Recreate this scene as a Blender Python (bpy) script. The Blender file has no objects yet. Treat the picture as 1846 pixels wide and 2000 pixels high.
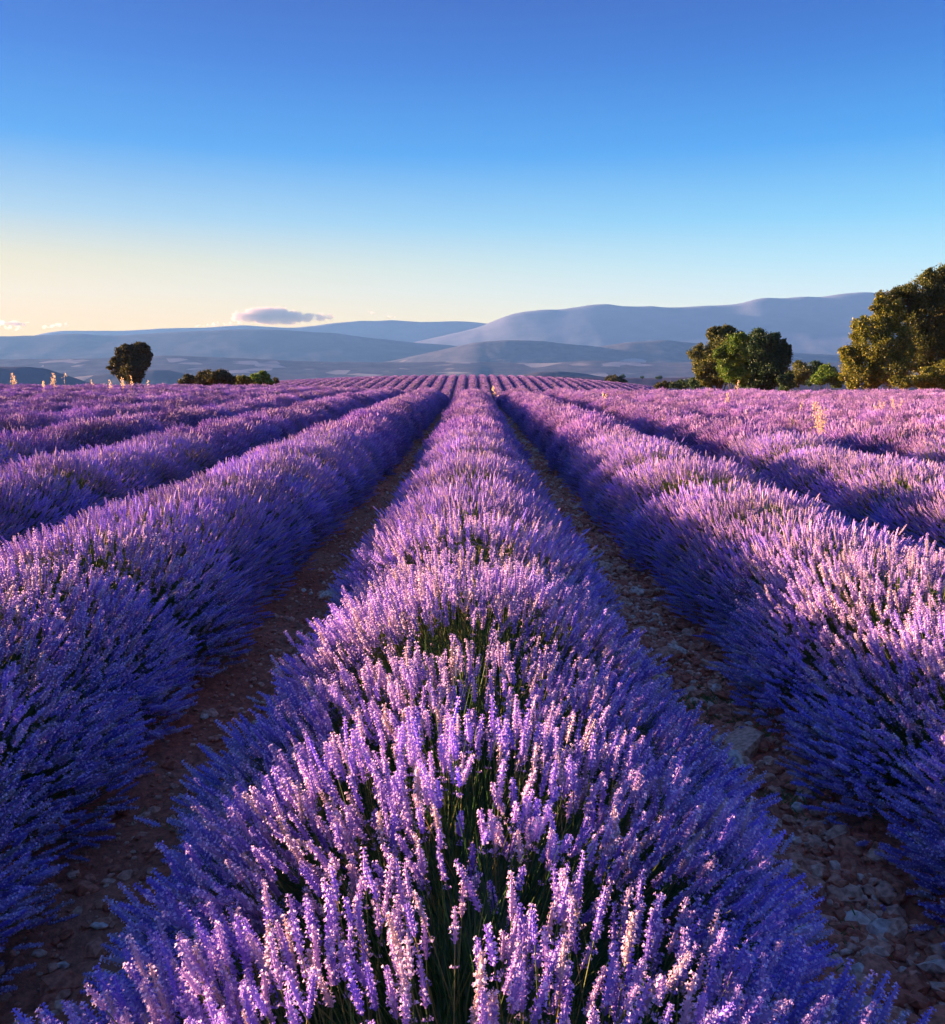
import bpy, math, random
import numpy as np
from mathutils import Vector, Matrix, noise as mnoise
random.seed(7); rng = np.random.default_rng(7)
R = math.radians
S = bpy.context.scene
COL = S.collection

# ------------------------------------------------------------------ camera
F = 1664.0                      # focal length in pixels of the 1846x2000 photograph
HC = 1.35                       # camera height
PITCH = math.atan((1000 - 725) / F)
cam_d = bpy.data.cameras.new('camera'); cam = bpy.data.objects.new('camera', cam_d); COL.objects.link(cam)
cam_d.sensor_fit = 'VERTICAL'; cam_d.sensor_height = 24.0; cam_d.lens = 24.0 * F / 2000.0
cam_d.clip_start = 0.05; cam_d.clip_end = 60000
cam.location = (0, 0, HC); cam.rotation_euler = (R(90) - PITCH, 0, 0)
S.camera = cam

# ------------------------------------------------------------------ light
SUN_EL, SUN_AZ = R(6.8), R(-72.0)          # azimuth from +Y, negative = left
w = bpy.data.worlds.new('World'); S.world = w; w.use_nodes = True
nt = w.node_tree; nt.nodes.clear()
sky = nt.nodes.new('ShaderNodeTexSky'); sky.sky_type = 'NISHITA'; sky.sun_disc = False
sky.sun_elevation = SUN_EL; sky.sun_rotation = SUN_AZ
sky.altitude = 600; sky.air_density = 1.0; sky.dust_density = 0.8; sky.ozone_density = 6.0
# evening sky: the Nishita sky blended with a clear elevation gradient that warms smoothly toward the sun
bg = nt.nodes.new('ShaderNodeBackground'); bg.inputs[1].default_value = 0.055
wo = nt.nodes.new('ShaderNodeOutputWorld')
def _m(op, a, b, clamp=False):
    n = nt.nodes.new('ShaderNodeMath'); n.operation = op; n.use_clamp = clamp
    for k, v in enumerate((a, b)):
        if isinstance(v, (int, float)): n.inputs[k].default_value = v
        else: nt.links.new(v, n.inputs[k])
    return n.outputs[0]
tc_ = nt.nodes.new('ShaderNodeTexCoord'); sx_ = nt.nodes.new('ShaderNodeSeparateXYZ'); nt.links.new(tc_.outputs['Generated'], sx_.inputs[0])
zz_ = _m('MAXIMUM', sx_.outputs[2], 0.0)
hyp = _m('POWER', _m('ADD', _m('MULTIPLY', sx_.outputs[0], sx_.outputs[0]), _m('MULTIPLY', sx_.outputs[1], sx_.outputs[1])), .5)
tow = _m('DIVIDE', _m('ADD', _m('MULTIPLY', sx_.outputs[0], math.sin(SUN_AZ)), _m('MULTIPLY', sx_.outputs[1], math.cos(SUN_AZ))), _m('MAXIMUM', hyp, .001))
tf_ = _m('POWER', _m('DIVIDE', _m('ADD', tow, .2), .95, True), 1.35)
tf_ = _m('MULTIPLY', tf_, _m('SUBTRACT', 1.0, zz_))
def lin(c): return tuple(((v / 255 + .055) / 1.055) ** 2.4 if v > 10 else v / 255 / 12.92 for v in c)
SKY_AWAY = [(0.0, (272, 252, 190)), (.043, (270, 256, 205)), (.072, (248, 254, 225)), (.115, (190, 238, 243)), (.16, (130, 210, 245)), (.23, (45, 158, 238)), (.31, (0, 112, 210)), (.37, (0, 84, 186)), (.6, (30, 92, 192)), (1.0, (70, 112, 205))]  # in both ramps the unseen zenith is paled and reddened to warm shaded stones
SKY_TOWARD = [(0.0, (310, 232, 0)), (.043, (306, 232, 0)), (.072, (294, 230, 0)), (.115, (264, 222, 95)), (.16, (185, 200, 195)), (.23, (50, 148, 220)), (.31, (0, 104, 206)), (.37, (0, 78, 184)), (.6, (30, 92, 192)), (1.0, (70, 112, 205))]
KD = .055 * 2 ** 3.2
def _ramp(pts):
    r_ = nt.nodes.new('ShaderNodeValToRGB'); e = r_.color_ramp.elements
    while len(e) > 1: e.remove(e[0])
    for q, (p, c_) in enumerate(pts):
        x = e[0] if q == 0 else e.new(p)
        x.position = p; x.color = (*[v / KD for v in lin(c_)], 1)
    nt.links.new(zz_, r_.inputs[0]); return r_.outputs[0]
mxs = nt.nodes.new('ShaderNodeMix'); mxs.data_type = 'RGBA'; mxs.clamp_factor = True
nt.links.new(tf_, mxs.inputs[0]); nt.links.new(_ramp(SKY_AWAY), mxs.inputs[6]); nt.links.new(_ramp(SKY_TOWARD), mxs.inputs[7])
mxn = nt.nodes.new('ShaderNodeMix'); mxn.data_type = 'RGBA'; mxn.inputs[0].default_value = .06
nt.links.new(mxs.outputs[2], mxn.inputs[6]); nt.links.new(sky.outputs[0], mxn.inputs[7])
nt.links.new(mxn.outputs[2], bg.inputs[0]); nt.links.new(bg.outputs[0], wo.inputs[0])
sl = bpy.data.lights.new('sun', 'SUN'); sl.energy = 5.0; sl.angle = R(0.6); sl.color = (1.0, 0.55, 0.31)
sun = bpy.data.objects.new('sun', sl); COL.objects.link(sun)
sdir = Vector((math.sin(SUN_AZ) * math.cos(SUN_EL), math.cos(SUN_AZ) * math.cos(SUN_EL), math.sin(SUN_EL)))
sun.rotation_euler = sdir.to_track_quat('Z', 'Y').to_euler()
S.view_settings.view_transform = 'Standard'; S.view_settings.look = 'None'
S.view_settings.exposure = 3.2; S.view_settings.gamma = 1.0; S.view_settings.use_curve_mapping = False
S.render.engine = 'CYCLES'
S.cycles.max_bounces = 7; S.cycles.diffuse_bounces = 5; S.cycles.glossy_bounces = 1; S.cycles.transmission_bounces = 4
S.cycles.volume_bounces = 0; S.cycles.use_denoising = True; S.cycles.caustics_reflective = False

def at(px, py, D):
    """world point seen at photo pixel (px,py) at horizontal distance D along +Y"""
    rx, ry = (px - 923) / F, (1000 - py) / F
    fy = math.cos(PITCH) + ry * math.sin(PITCH); fz = -math.sin(PITCH) + ry * math.cos(PITCH)
    t = D / fy
    return Vector((rx * t, D, HC + fz * t))

# ------------------------------------------------------------------ helpers
def tag(o, label=None, cat=None, group=None, kind=None):
    if label: o['label'] = label
    if cat: o['category'] = cat
    if group: o['group'] = group
    if kind: o['kind'] = kind
    return o

def empty(name, loc=(0, 0, 0)):
    o = bpy.data.objects.new(name, None); o.empty_display_size = 0.1; o.location = loc; COL.objects.link(o); return o

def mesh_np(name, verts, faces, mats, midx=None, smooth=False):
    """faces: (n,3) or (n,4) array, or list of such arrays"""
    me = bpy.data.meshes.new(name)
    if not isinstance(faces, list): faces = [faces]
    faces = [np.asarray(f, dtype=np.int32) for f in faces if len(f)]
    verts = np.asarray(verts, dtype=np.float32)
    loops = np.concatenate([f.ravel() for f in faces])
    tot = np.concatenate([np.full(len(f), f.shape[1], dtype=np.int32) for f in faces])
    start = np.concatenate([[0], np.cumsum(tot)[:-1]]).astype(np.int32)
    me.vertices.add(len(verts)); me.vertices.foreach_set('co', verts.ravel())
    me.loops.add(len(loops)); me.loops.foreach_set('vertex_index', loops)
    me.polygons.add(len(tot)); me.polygons.foreach_set('loop_start', start); me.polygons.foreach_set('loop_total', tot)
    if midx is not None: me.polygons.foreach_set('material_index', np.asarray(midx, dtype=np.int32))
    me.polygons.foreach_set('use_smooth', np.full(len(tot), smooth))
    for m in (mats if isinstance(mats, (list, tuple)) else [mats]): me.materials.append(m)
    me.update(calc_edges=True); me.validate()
    return me

def link(name, me, parent=None, loc=None):
    o = bpy.data.objects.new(name, me)
    if parent is not None: o.parent = parent
    if loc is not None: o.location = loc
    COL.objects.link(o); return o

class MB:
    """mesh builder collecting verts / faces with material index"""
    def __init__(s): s.v = []; s.f = []; s.m = []; s.n = 0
    def add(s, v, f, m=0):
        s.v.append(np.asarray(v, dtype=float)); 
        for q in f: s.f.append(tuple(i + s.n for i in q)); s.m.append(m)
        s.n += len(v)
    def tube(s, pts, rad, k=5, m=0, cap=True):
        pts = [Vector(p) for p in pts]; vs = []; fs = []
        for i, p in enumerate(pts):
            d = (pts[min(i + 1, len(pts) - 1)] - pts[max(i - 1, 0)]).normalized()
            a = d.orthogonal().normalized() if i == 0 else (a - d * a.dot(d)).normalized()
            b = d.cross(a)
            r = rad[i] if hasattr(rad, '__len__') else rad
            for j in range(k):
                t = 2 * math.pi * j / k; vs.append(p + (a * math.cos(t) + b * math.sin(t)) * r)
        for i in range(len(pts) - 1):
            for j in range(k):
                fs.append((i * k + j, i * k + (j + 1) % k, (i + 1) * k + (j + 1) % k, (i + 1) * k + j))
        if cap: fs.append(tuple(range((len(pts) - 1) * k, len(pts) * k)))
        s.add([tuple(x) for x in vs], fs, m)
    def spindle(s, c, d, L, r, m=0, k=4):
        c = Vector(c); d = Vector(d).normalized(); a = d.orthogonal().normalized(); b = d.cross(a)
        vs = [c, c + d * L] + [c + d * L * .6 + (a * math.cos(t) + b * math.sin(t)) * r for t in [2 * math.pi * j / k for j in range(k)]]
        fs = []
        for j in range(k):
            fs.append((0, 2 + (j + 1) % k, 2 + j)); fs.append((1, 2 + j, 2 + (j + 1) % k))
        s.add([tuple(x) for x in vs], fs, m)
    def leaf(s, c, d, n, L, W, m=0):
        c = Vector(c); d = Vector(d).normalized(); n = Vector(n); t = d.cross(n)
        t = t.normalized() if t.length > 1e-5 else d.orthogonal().normalized()
        s.add([tuple(c), tuple(c + d * L * .5 + t * W), tuple(c + d * L), tuple(c + d * L * .5 - t * W)], [(0, 1, 2, 3)], m)
    def mesh(s, name, mats, smooth=False):
        me = bpy.data.meshes.new(name); me.from_pydata(np.concatenate(s.v).tolist(), [], s.f)
        for m in mats: me.materials.append(m)
        me.polygons.foreach_set('material_index', s.m); me.polygons.foreach_set('use_smooth', [smooth] * len(s.f))
        me.update(); return me

def sstep(a, b, x):
    t = np.clip((np.asarray(x, dtype=float) - a) / (b - a), 0, 1); return t * t * (3 - 2 * t)

_P = rng.random((256, 256))
def vnoise(x, y):
    """smooth value noise, vectorised, 0..1"""
    x = np.asarray(x, float); y = np.asarray(y, float)
    xi = np.floor(x).astype(int); yi = np.floor(y).astype(int); fx = x - xi; fy = y - yi
    fx = fx * fx * (3 - 2 * fx); fy = fy * fy * (3 - 2 * fy)
    g = lambda a, b: _P[a % 256, b % 256]
    return (g(xi, yi) * (1 - fx) + g(xi + 1, yi) * fx) * (1 - fy) + (g(xi, yi + 1) * (1 - fx) + g(xi + 1, yi + 1) * fx) * fy
def fbm(x, y, o=4):
    a = 0; s = 0
    for i in range(o): a = a + vnoise(x * 2 ** i + 17 * i, y * 2 ** i + 31 * i) * .5 ** i; s += .5 ** i
    return a / s

# ------------------------------------------------------------------ materials
def mat(name):
    m = bpy.data.materials.new(name); m.use_nodes = True; t = m.node_tree; t.nodes.clear()
    o = t.nodes.new('ShaderNodeOutputMaterial'); return m, t, o

def ramp(t, pts):
    r = t.nodes.new('ShaderNodeValToRGB'); e = r.color_ramp.elements
    while len(e) > 1: e.remove(e[0])
    e[0].position = pts[0][0]; e[0].color = (*pts[0][1], 1)
    for p, c in pts[1:]: x = e.new(p); x.color = (*c, 1)
    return r

def plant_mat(name, cols, transl=0.35, tcol=None, rough=0.7, noise_scale=0, island=False):
    """colour picked per instance (Object Info random) or per mesh island; diffuse + translucent"""
    m, t, o = mat(name)
    rp = ramp(t, cols)
    if island:
        g = t.nodes.new('ShaderNodeNewGeometry'); t.links.new(g.outputs['Random Per Island'], rp.inputs[0])
    else:
        oi = t.nodes.new('ShaderNodeObjectInfo'); t.links.new(oi.outputs['Random'], rp.inputs[0])
    c = rp.outputs[0]
    if noise_scale:
        g2 = t.nodes.new('ShaderNodeNewGeometry'); nz = t.nodes.new('ShaderNodeTexNoise'); nz.inputs['Scale'].default_value = noise_scale
        nz.inputs['Detail'].default_value = 3
        t.links.new(g2.outputs['Position'], nz.inputs['Vector'])
        mr = t.nodes.new('ShaderNodeMapRange'); mr.inputs[1].default_value = .3; mr.inputs[2].default_value = .7; mr.inputs[3].default_value = .6; mr.inputs[4].default_value = 1.35
        t.links.new(nz.outputs[0], mr.inputs[0])
        vm = t.nodes.new('ShaderNodeVectorMath'); vm.operation = 'SCALE'; t.links.new(c, vm.inputs[0]); t.links.new(mr.outputs[0], vm.inputs['Scale']); c = vm.outputs[0]
    d = t.nodes.new('ShaderNodeBsdfDiffuse'); t.links.new(c, d.inputs[0])
    tr = t.nodes.new('ShaderNodeBsdfTranslucent')
    if tcol: tr.inputs[0].default_value = (*tcol, 1)
    else: t.links.new(c, tr.inputs[0])
    mx = t.nodes.new('ShaderNodeMixShader'); mx.inputs[0].default_value = transl
    t.links.new(d.outputs[0], mx.inputs[1]); t.links.new(tr.outputs[0], mx.inputs[2])
    gl = t.nodes.new('ShaderNodeBsdfGlossy'); gl.inputs['Roughness'].default_value = .5; gl.inputs[0].default_value = (.6, .6, .6, 1)
    m2 = t.nodes.new('ShaderNodeMixShader'); m2.inputs[0].default_value = .04
    t.links.new(mx.outputs[0], m2.inputs[1]); t.links.new(gl.outputs[0], m2.inputs[2]); t.links.new(m2.outputs[0], o.inputs[0])
    return m

M = {}
M['stem'] = plant_mat('lavender_stem', [(0, (.10, .17, .05)), (.6, (.16, .22, .06)), (.93, (.30, .27, .10)), (1, (.5, .38, .12))], .25)
M['calyx'] = plant_mat('lavender_calyx', [(0, (.32, .22, .80)), (.45, (.48, .34, .80)), (.8, (.60, .44, .76)), (1, (.62, .50, .52))], .36, noise_scale=2.2)
M['petal'] = plant_mat('lavender_petal', [(0, (.72, .56, .95)), (.6, (.86, .68, .95)), (1, (.90, .78, .93))], .45)
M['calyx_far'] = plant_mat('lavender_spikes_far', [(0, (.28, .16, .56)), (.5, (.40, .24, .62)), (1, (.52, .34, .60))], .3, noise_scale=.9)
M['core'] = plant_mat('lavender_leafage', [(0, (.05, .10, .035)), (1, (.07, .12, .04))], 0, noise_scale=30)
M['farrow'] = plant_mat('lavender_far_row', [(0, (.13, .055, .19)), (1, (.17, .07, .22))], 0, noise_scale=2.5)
M['blade'] = plant_mat('green_blade', [(0, (.03, .12, .03)), (.7, (.06, .17, .04)), (1, (.16, .2, .05))], .35)

M['weed'] = plant_mat('weed_leaves', [(0, (.10, .26, .06)), (1, (.22, .34, .10))], .35, island=True)
def soil_mat():
    m, t, o = mat('red_soil'); g = t.nodes.new('ShaderNodeNewGeometry')
    n1 = t.nodes.new('ShaderNodeTexNoise'); n1.inputs['Scale'].default_value = 1.3; n1.inputs['Detail'].default_value = 6
    n2 = t.nodes.new('ShaderNodeTexNoise'); n2.inputs['Scale'].default_value = 38; n2.inputs['Detail'].default_value = 5; n2.inputs['Roughness'].default_value = .7
    for n in (n1, n2): t.links.new(g.outputs['Position'], n.inputs['Vector'])
    r1 = ramp(t, [(.3, (.46, .12, .055)), (.55, (.58, .18, .09)), (.75, (.66, .27, .15))]); t.links.new(n1.outputs[0], r1.inputs[0])
    r2 = ramp(t, [(.3, (.45, .45, .45)), (.7, (1.3, 1.3, 1.3))]); t.links.new(n2.outputs[0], r2.inputs[0])
    mm = t.nodes.new('ShaderNodeMix'); mm.data_type = 'RGBA'; mm.blend_type = 'MULTIPLY'; mm.inputs[0].default_value = 1
    t.links.new(r1.outputs[0], mm.inputs[6]); t.links.new(r2.outputs[0], mm.inputs[7])
    # beyond the fields the ground carries scrub
    sep = t.nodes.new('ShaderNodeSeparateXYZ'); t.links.new(g.outputs['Position'], sep.inputs[0])
    mr = t.nodes.new('ShaderNodeMapRange'); mr.inputs[1].default_value = 180; mr.inputs[2].default_value = 260; t.links.new(sep.outputs[1], mr.inputs[0])
    m3 = t.nodes.new('ShaderNodeMix'); m3.data_type = 'RGBA'; t.links.new(mr.outputs[0], m3.inputs[0]); t.links.new(mm.outputs[2], m3.inputs[6]); m3.inputs[7].default_value = (.07, .09, .04, 1)
    b = t.nodes.new('ShaderNodeBsdfPrincipled'); b.inputs['Roughness'].default_value = .95; b.inputs['Specular IOR Level'].default_value = .2
    t.links.new(m3.outputs[2], b.inputs['Base Color'])
    bp = t.nodes.new('ShaderNodeBump'); bp.inputs['Distance'].default_value = .02; bp.inputs['Strength'].default_value = .9; t.links.new(n2.outputs[0], bp.inputs['Height']); t.links.new(bp.outputs[0], b.inputs['Normal'])
    t.links.new(b.outputs[0], o.inputs[0]); return m
M['soil'] = soil_mat()

def stone_mat(name, pts):
    m, t, o = mat(name); oi = t.nodes.new('ShaderNodeObjectInfo'); rp = ramp(t, pts); t.links.new(oi.outputs['Random'], rp.inputs[0])
    tc = t.nodes.new('ShaderNodeNewGeometry'); n = t.nodes.new('ShaderNodeTexNoise'); n.inputs['Scale'].default_value = 60; n.inputs['Detail'].default_value = 6
    t.links.new(tc.outputs['Position'], n.inputs['Vector']); r2 = ramp(t, [(.35, (.6, .5, .45)), (.6, (1.1, 1.08, 1.05))]); t.links.new(n.outputs[0], r2.inputs[0])
    mm = t.nodes.new('ShaderNodeMix'); mm.data_type = 'RGBA'; mm.blend_type = 'MULTIPLY'; mm.inputs[0].default_value = 1
    t.links.new(rp.outputs[0], mm.inputs[6]); t.links.new(r2.outputs[0], mm.inputs[7])
    b = t.nodes.new('ShaderNodeBsdfPrincipled'); b.inputs['Roughness'].default_value = .85; t.links.new(mm.outputs[2], b.inputs['Base Color'])
    bp = t.nodes.new('ShaderNodeBump'); bp.inputs['Distance'].default_value = .006; t.links.new(n.outputs[0], bp.inputs['Height']); t.links.new(bp.outputs[0], b.inputs['Normal'])
    t.links.new(b.outputs[0], o.inputs[0]); return m
M['stone'] = stone_mat('limestone_rubble', [(0, (.52, .15, .07)), (.4, (.64, .22, .11)), (.7, (.72, .33, .19)), (.92, (.80, .48, .31)), (1, (.84, .64, .48))])
M['pale'] = stone_mat('pale_limestone', [(0, (.78, .60, .46)), (1, (.82, .68, .55))])

# ------------------------------------------------------------------ ground height
ROW = 1.8
def crest_y(x):
    x = np.asarray(x, float)
    return 36 + 12 * sstep(0, -14, x) - 1.5 * sstep(2, 12, x)
def gz_macro(x, y):
    x = np.asarray(x, float); y = np.asarray(y, float)
    cy = crest_y(x)
    near = -0.0042 * np.clip(y - (cy - 4), 0, None) ** 2
    near = np.maximum(near, -4.2)
    far_top = -0.00085 * np.where(x < 0, x, 0) ** 2 - 0.0019 * np.where(x > 0, x, 0) ** 2
    far_top = np.maximum(far_top, -5.0)
    far = far_top - 2.9 * (1 - sstep(88, 166, y))
    t = sstep(70, 95, y)
    z = near * (1 - t) + far * t
    z = z - 60 * sstep(166, 1600, y) - 5.0 * sstep(160, 215, y)
    return z
def gz(x, y):
    x = np.asarray(x, float); y = np.asarray(y, float)
    z = gz_macro(x, y)
    k = (1 - sstep(40, 60, np.abs(y)))
    z = z + k * (-0.045 * np.cos(2 * math.pi * (x / ROW + .5)) * -1 * -1)
    return z
def gz_micro(x, y):
    k = 1 - sstep(18, 30, np.hypot(x, y))
    return gz(x, y) + k * ((fbm(x * 4.5, y * 4.5, 3) - .5) * .06 + (fbm(x * 22, y * 22, 2) - .5) * .028)

def axis(steps):
    out = [0.0]
    for lim, st in steps:
        while out[-1] < lim: out.append(out[-1] + st)
    return np.array(out)
xp = axis([(3.2, .035), (8, .15), (40, .8), (200, 8), (1200, 60), (7600, 400)])
xs = np.concatenate([-xp[:0:-1], xp])
yp = axis([(1.0, .2), (7.5, .035), (12, .1), (30, .4), (60, .8), (170, 2.5), (400, 20), (7600, 350)])
ys = np.concatenate([-axis([(10, 2), (400, 80), (2400, 500)])[:0:-1], yp])
GX, GY = np.meshgrid(xs, ys); GZ = gz_micro(GX, GY)
def grid_faces(ny, nx):
    i = np.arange(ny * nx).reshape(ny, nx)
    return np.stack([i[:-1, :-1], i[:-1, 1:], i[1:, 1:], i[1:, :-1]], -1).reshape(-1, 4)
ground = link('ground', mesh_np('ground', np.stack([GX, GY, GZ], -1).reshape(-1, 3), grid_faces(len(ys), len(xs)), M['soil'], smooth=True))
tag(ground, 'bare red-brown stony soil between the lavender rows', kind='structure')

# ------------------------------------------------------------------ far hills, ridge by ridge
def hill_mat(name, dark, mid, field, scale, amount):
    m, t, o = mat(name); g = t.nodes.new('ShaderNodeNewGeometry')
    mp = t.nodes.new('ShaderNodeMapping'); mp.inputs['Scale'].default_value = (.55, .55, 1); t.links.new(g.outputs['Position'], mp.inputs['Vector'])
    n1 = t.nodes.new('ShaderNodeTexNoise'); n1.inputs['Scale'].default_value = scale * 3; n1.inputs['Detail'].default_value = 8; n1.inputs['Roughness'].default_value = .65
    t.links.new(mp.outputs[0], n1.inputs['Vector']); r1 = ramp(t, [(.38, dark), (.62, mid)]); t.links.new(n1.outputs[0], r1.inputs[0])
    v = t.nodes.new('ShaderNodeTexVoronoi'); v.inputs['Scale'].default_value = scale * 2.2; v.inputs['Randomness'].default_value = 1; t.links.new(mp.outputs[0], v.inputs['Vector'])
    sp = t.nodes.new('ShaderNodeSeparateColor'); t.links.new(v.outputs['Color'], sp.inputs[0])
    n2 = t.nodes.new('ShaderNodeTexNoise'); n2.inputs['Scale'].default_value = scale * .7; n2.inputs['Detail'].default_value = 3; t.links.new(mp.outputs[0], n2.inputs['Vector'])
    # fields lie low on the slopes
    sx = t.nodes.new('ShaderNodeSeparateXYZ'); t.links.new(g.outputs['Position'], sx.inputs[0])
    lo = t.nodes.new('ShaderNodeMapRange'); lo.inputs[1].default_value = 150; lo.inputs[2].default_value = 20; t.links.new(sx.outputs[2], lo.inputs[0])
    a = t.nodes.new('ShaderNodeMath'); a.operation = 'MULTIPLY'; t.links.new(sp.outputs[0], a.inputs[0]); t.links.new(lo.outputs[0], a.inputs[1])
    a2 = t.nodes.new('ShaderNodeMath'); a2.operation = 'MULTIPLY'; t.links.new(a.outputs[0], a2.inputs[0]); t.links.new(n2.outputs[0], a2.inputs[1])
    gt = t.nodes.new('ShaderNodeMapRange'); gt.inputs[1].default_value = amount; gt.inputs[2].default_value = amount + .05; t.links.new(a2.outputs[0], gt.inputs[0])
    mm = t.nodes.new('ShaderNodeMix'); mm.data_type = 'RGBA'; t.links.new(gt.outputs[0], mm.inputs[0]); t.links.new(r1.outputs[0], mm.inputs[6]); mm.inputs[7].default_value = (*field, 1)
    d = t.nodes.new('ShaderNodeBsdfDiffuse'); t.links.new(mm.outputs[2], d.inputs[0]); t.links.new(d.outputs[0], o.inputs[0]); return m
M['hill'] = hill_mat('far_slopes', (.07, .08, .13), (.10, .11, .16), (.25, .25, .27), .006, .42)  # in all these slope colours the blue stands in for thicker distance haze
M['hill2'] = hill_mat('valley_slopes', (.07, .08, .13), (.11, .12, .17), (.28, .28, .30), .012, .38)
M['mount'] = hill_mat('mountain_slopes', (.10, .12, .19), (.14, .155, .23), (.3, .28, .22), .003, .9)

def ridge(name, label, D, prof, width, mt, rough=.12, nx=420, nv=46, back=None):
    px = np.array([p[0] for p in prof], float); py = np.array([p[1] for p in prof], float)
    u = np.linspace(px[0], px[-1], nx)
    # smooth interpolation of the skyline
    yy = np.interp(u, px, py); k = np.hanning(9); k /= k.sum(); yy = np.convolve(np.pad(yy, 4, mode='edge'), k, 'valid')
    top = np.array([at(a, b, D) for a, b in zip(u, yy)]); base = gz_macro(top[:, 0], np.full(nx, D)) - 4
    yfront = D - width; yback = D + (back or width * .5)
    v = np.concatenate([np.linspace(0, 1, nv), np.linspace(1.08, 2, 10)])
    X = np.zeros((len(v), nx)); Y = X.copy(); Z = X.copy()
    kk = np.hanning(81); kk /= kk.sum(); HS = np.convolve(np.pad(top[:, 2] - base, 40, mode='edge'), kk, 'valid')
    for i, t in enumerate(v):
        if t <= 1: d = yfront + (D - yfront) * t; s = t ** 1.15 * (1 - .25 * math.sin(math.pi * t))
        else: d = D + (yback - D) * (t - 1); s = 1 - (t - 1) ** 1.3
        X[i] = top[:, 0] * d / D; Y[i] = d
        n = fbm((X[i] + .7 * d) / (width * .22) + 5, (d - .5 * X[i]) / (width * .30), 5) - .5
        w4 = min(t, 1) ** 5; H = HS * (1 - w4) + (top[:, 2] - base) * w4
        Z[i] = base + H * s + n * H * rough * 2 * math.sin(math.pi * min(t, 1)) ** .8
    Z[v > 1] = np.minimum(Z[v > 1], (top[:, 2] - 1)[None, :])
    # a little small-scale skyline unevenness
    Z += (fbm(X / (D * .012), Y / (D * .012), 3) - .5) * D * .0007
    o = link(name, mesh_np(name, np.stack([X, Y, Z], -1).reshape(-1, 3), grid_faces(len(v), nx), mt, smooth=True))
    tag(o, label, kind='structure'); return o

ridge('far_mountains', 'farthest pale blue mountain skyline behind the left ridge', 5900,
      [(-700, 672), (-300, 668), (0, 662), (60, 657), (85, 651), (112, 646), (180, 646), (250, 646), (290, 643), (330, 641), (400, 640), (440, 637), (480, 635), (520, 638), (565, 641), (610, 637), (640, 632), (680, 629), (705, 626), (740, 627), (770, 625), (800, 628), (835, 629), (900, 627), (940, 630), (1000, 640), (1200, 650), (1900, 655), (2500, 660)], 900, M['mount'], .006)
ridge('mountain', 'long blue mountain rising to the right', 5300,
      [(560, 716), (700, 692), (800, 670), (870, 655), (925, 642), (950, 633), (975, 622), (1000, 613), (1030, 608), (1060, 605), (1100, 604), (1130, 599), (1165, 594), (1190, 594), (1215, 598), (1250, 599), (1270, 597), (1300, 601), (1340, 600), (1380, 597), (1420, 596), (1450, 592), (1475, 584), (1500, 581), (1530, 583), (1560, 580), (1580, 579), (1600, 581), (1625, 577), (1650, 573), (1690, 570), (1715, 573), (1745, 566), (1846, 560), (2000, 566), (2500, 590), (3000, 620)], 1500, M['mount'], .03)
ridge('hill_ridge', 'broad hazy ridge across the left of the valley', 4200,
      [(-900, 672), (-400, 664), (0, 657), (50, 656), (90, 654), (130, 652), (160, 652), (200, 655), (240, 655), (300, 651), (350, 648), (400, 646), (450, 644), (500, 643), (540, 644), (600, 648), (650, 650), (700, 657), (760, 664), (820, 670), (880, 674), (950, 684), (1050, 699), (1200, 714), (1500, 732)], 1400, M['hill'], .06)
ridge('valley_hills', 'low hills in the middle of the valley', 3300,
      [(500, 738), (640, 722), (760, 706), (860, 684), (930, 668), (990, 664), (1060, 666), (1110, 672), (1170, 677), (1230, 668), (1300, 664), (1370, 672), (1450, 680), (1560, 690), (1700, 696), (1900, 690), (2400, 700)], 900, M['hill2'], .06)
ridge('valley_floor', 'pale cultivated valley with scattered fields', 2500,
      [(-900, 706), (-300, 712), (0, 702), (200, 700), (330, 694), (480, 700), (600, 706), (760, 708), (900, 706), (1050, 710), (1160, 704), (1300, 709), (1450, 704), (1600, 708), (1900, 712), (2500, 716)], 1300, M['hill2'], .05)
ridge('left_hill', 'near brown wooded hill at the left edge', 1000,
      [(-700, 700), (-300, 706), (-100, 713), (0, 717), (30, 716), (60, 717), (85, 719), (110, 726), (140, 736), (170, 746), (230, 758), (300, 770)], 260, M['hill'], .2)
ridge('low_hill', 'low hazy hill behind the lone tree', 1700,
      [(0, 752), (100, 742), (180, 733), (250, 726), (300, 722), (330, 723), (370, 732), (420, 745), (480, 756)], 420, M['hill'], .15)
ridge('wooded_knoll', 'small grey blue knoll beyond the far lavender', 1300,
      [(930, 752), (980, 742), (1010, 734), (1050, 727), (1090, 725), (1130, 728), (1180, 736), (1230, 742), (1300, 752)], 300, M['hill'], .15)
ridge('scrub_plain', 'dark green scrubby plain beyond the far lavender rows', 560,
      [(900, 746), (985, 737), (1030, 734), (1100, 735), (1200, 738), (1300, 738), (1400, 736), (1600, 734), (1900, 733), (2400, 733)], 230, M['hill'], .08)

# haze: one closed box of pale air
HB = (-7400, 7400, -1500, 6350, -110, 575)
hv = [(x, y, z) for x in HB[0:2] for y in HB[2:4] for z in HB[4:6]]
hm, ht, ho = mat('haze_air'); pv = ht.nodes.new('ShaderNodeVolumePrincipled')
pv.inputs['Color'].default_value = (.17, .44, 1.0, 1); pv.inputs['Density'].default_value = 0.85e-4; pv.inputs['Anisotropy'].default_value = .1
ht.links.new(pv.outputs[0], ho.inputs['Volume'])
hz = link('haze', mesh_np('haze', hv, np.array([(0, 1, 3, 2), (4, 6, 7, 5), (0, 4, 5, 1), (2, 3, 7, 6), (0, 2, 6, 4), (1, 5, 7, 3)]), hm))
tag(hz, 'pale evening haze over the valley', kind='stuff')

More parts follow.
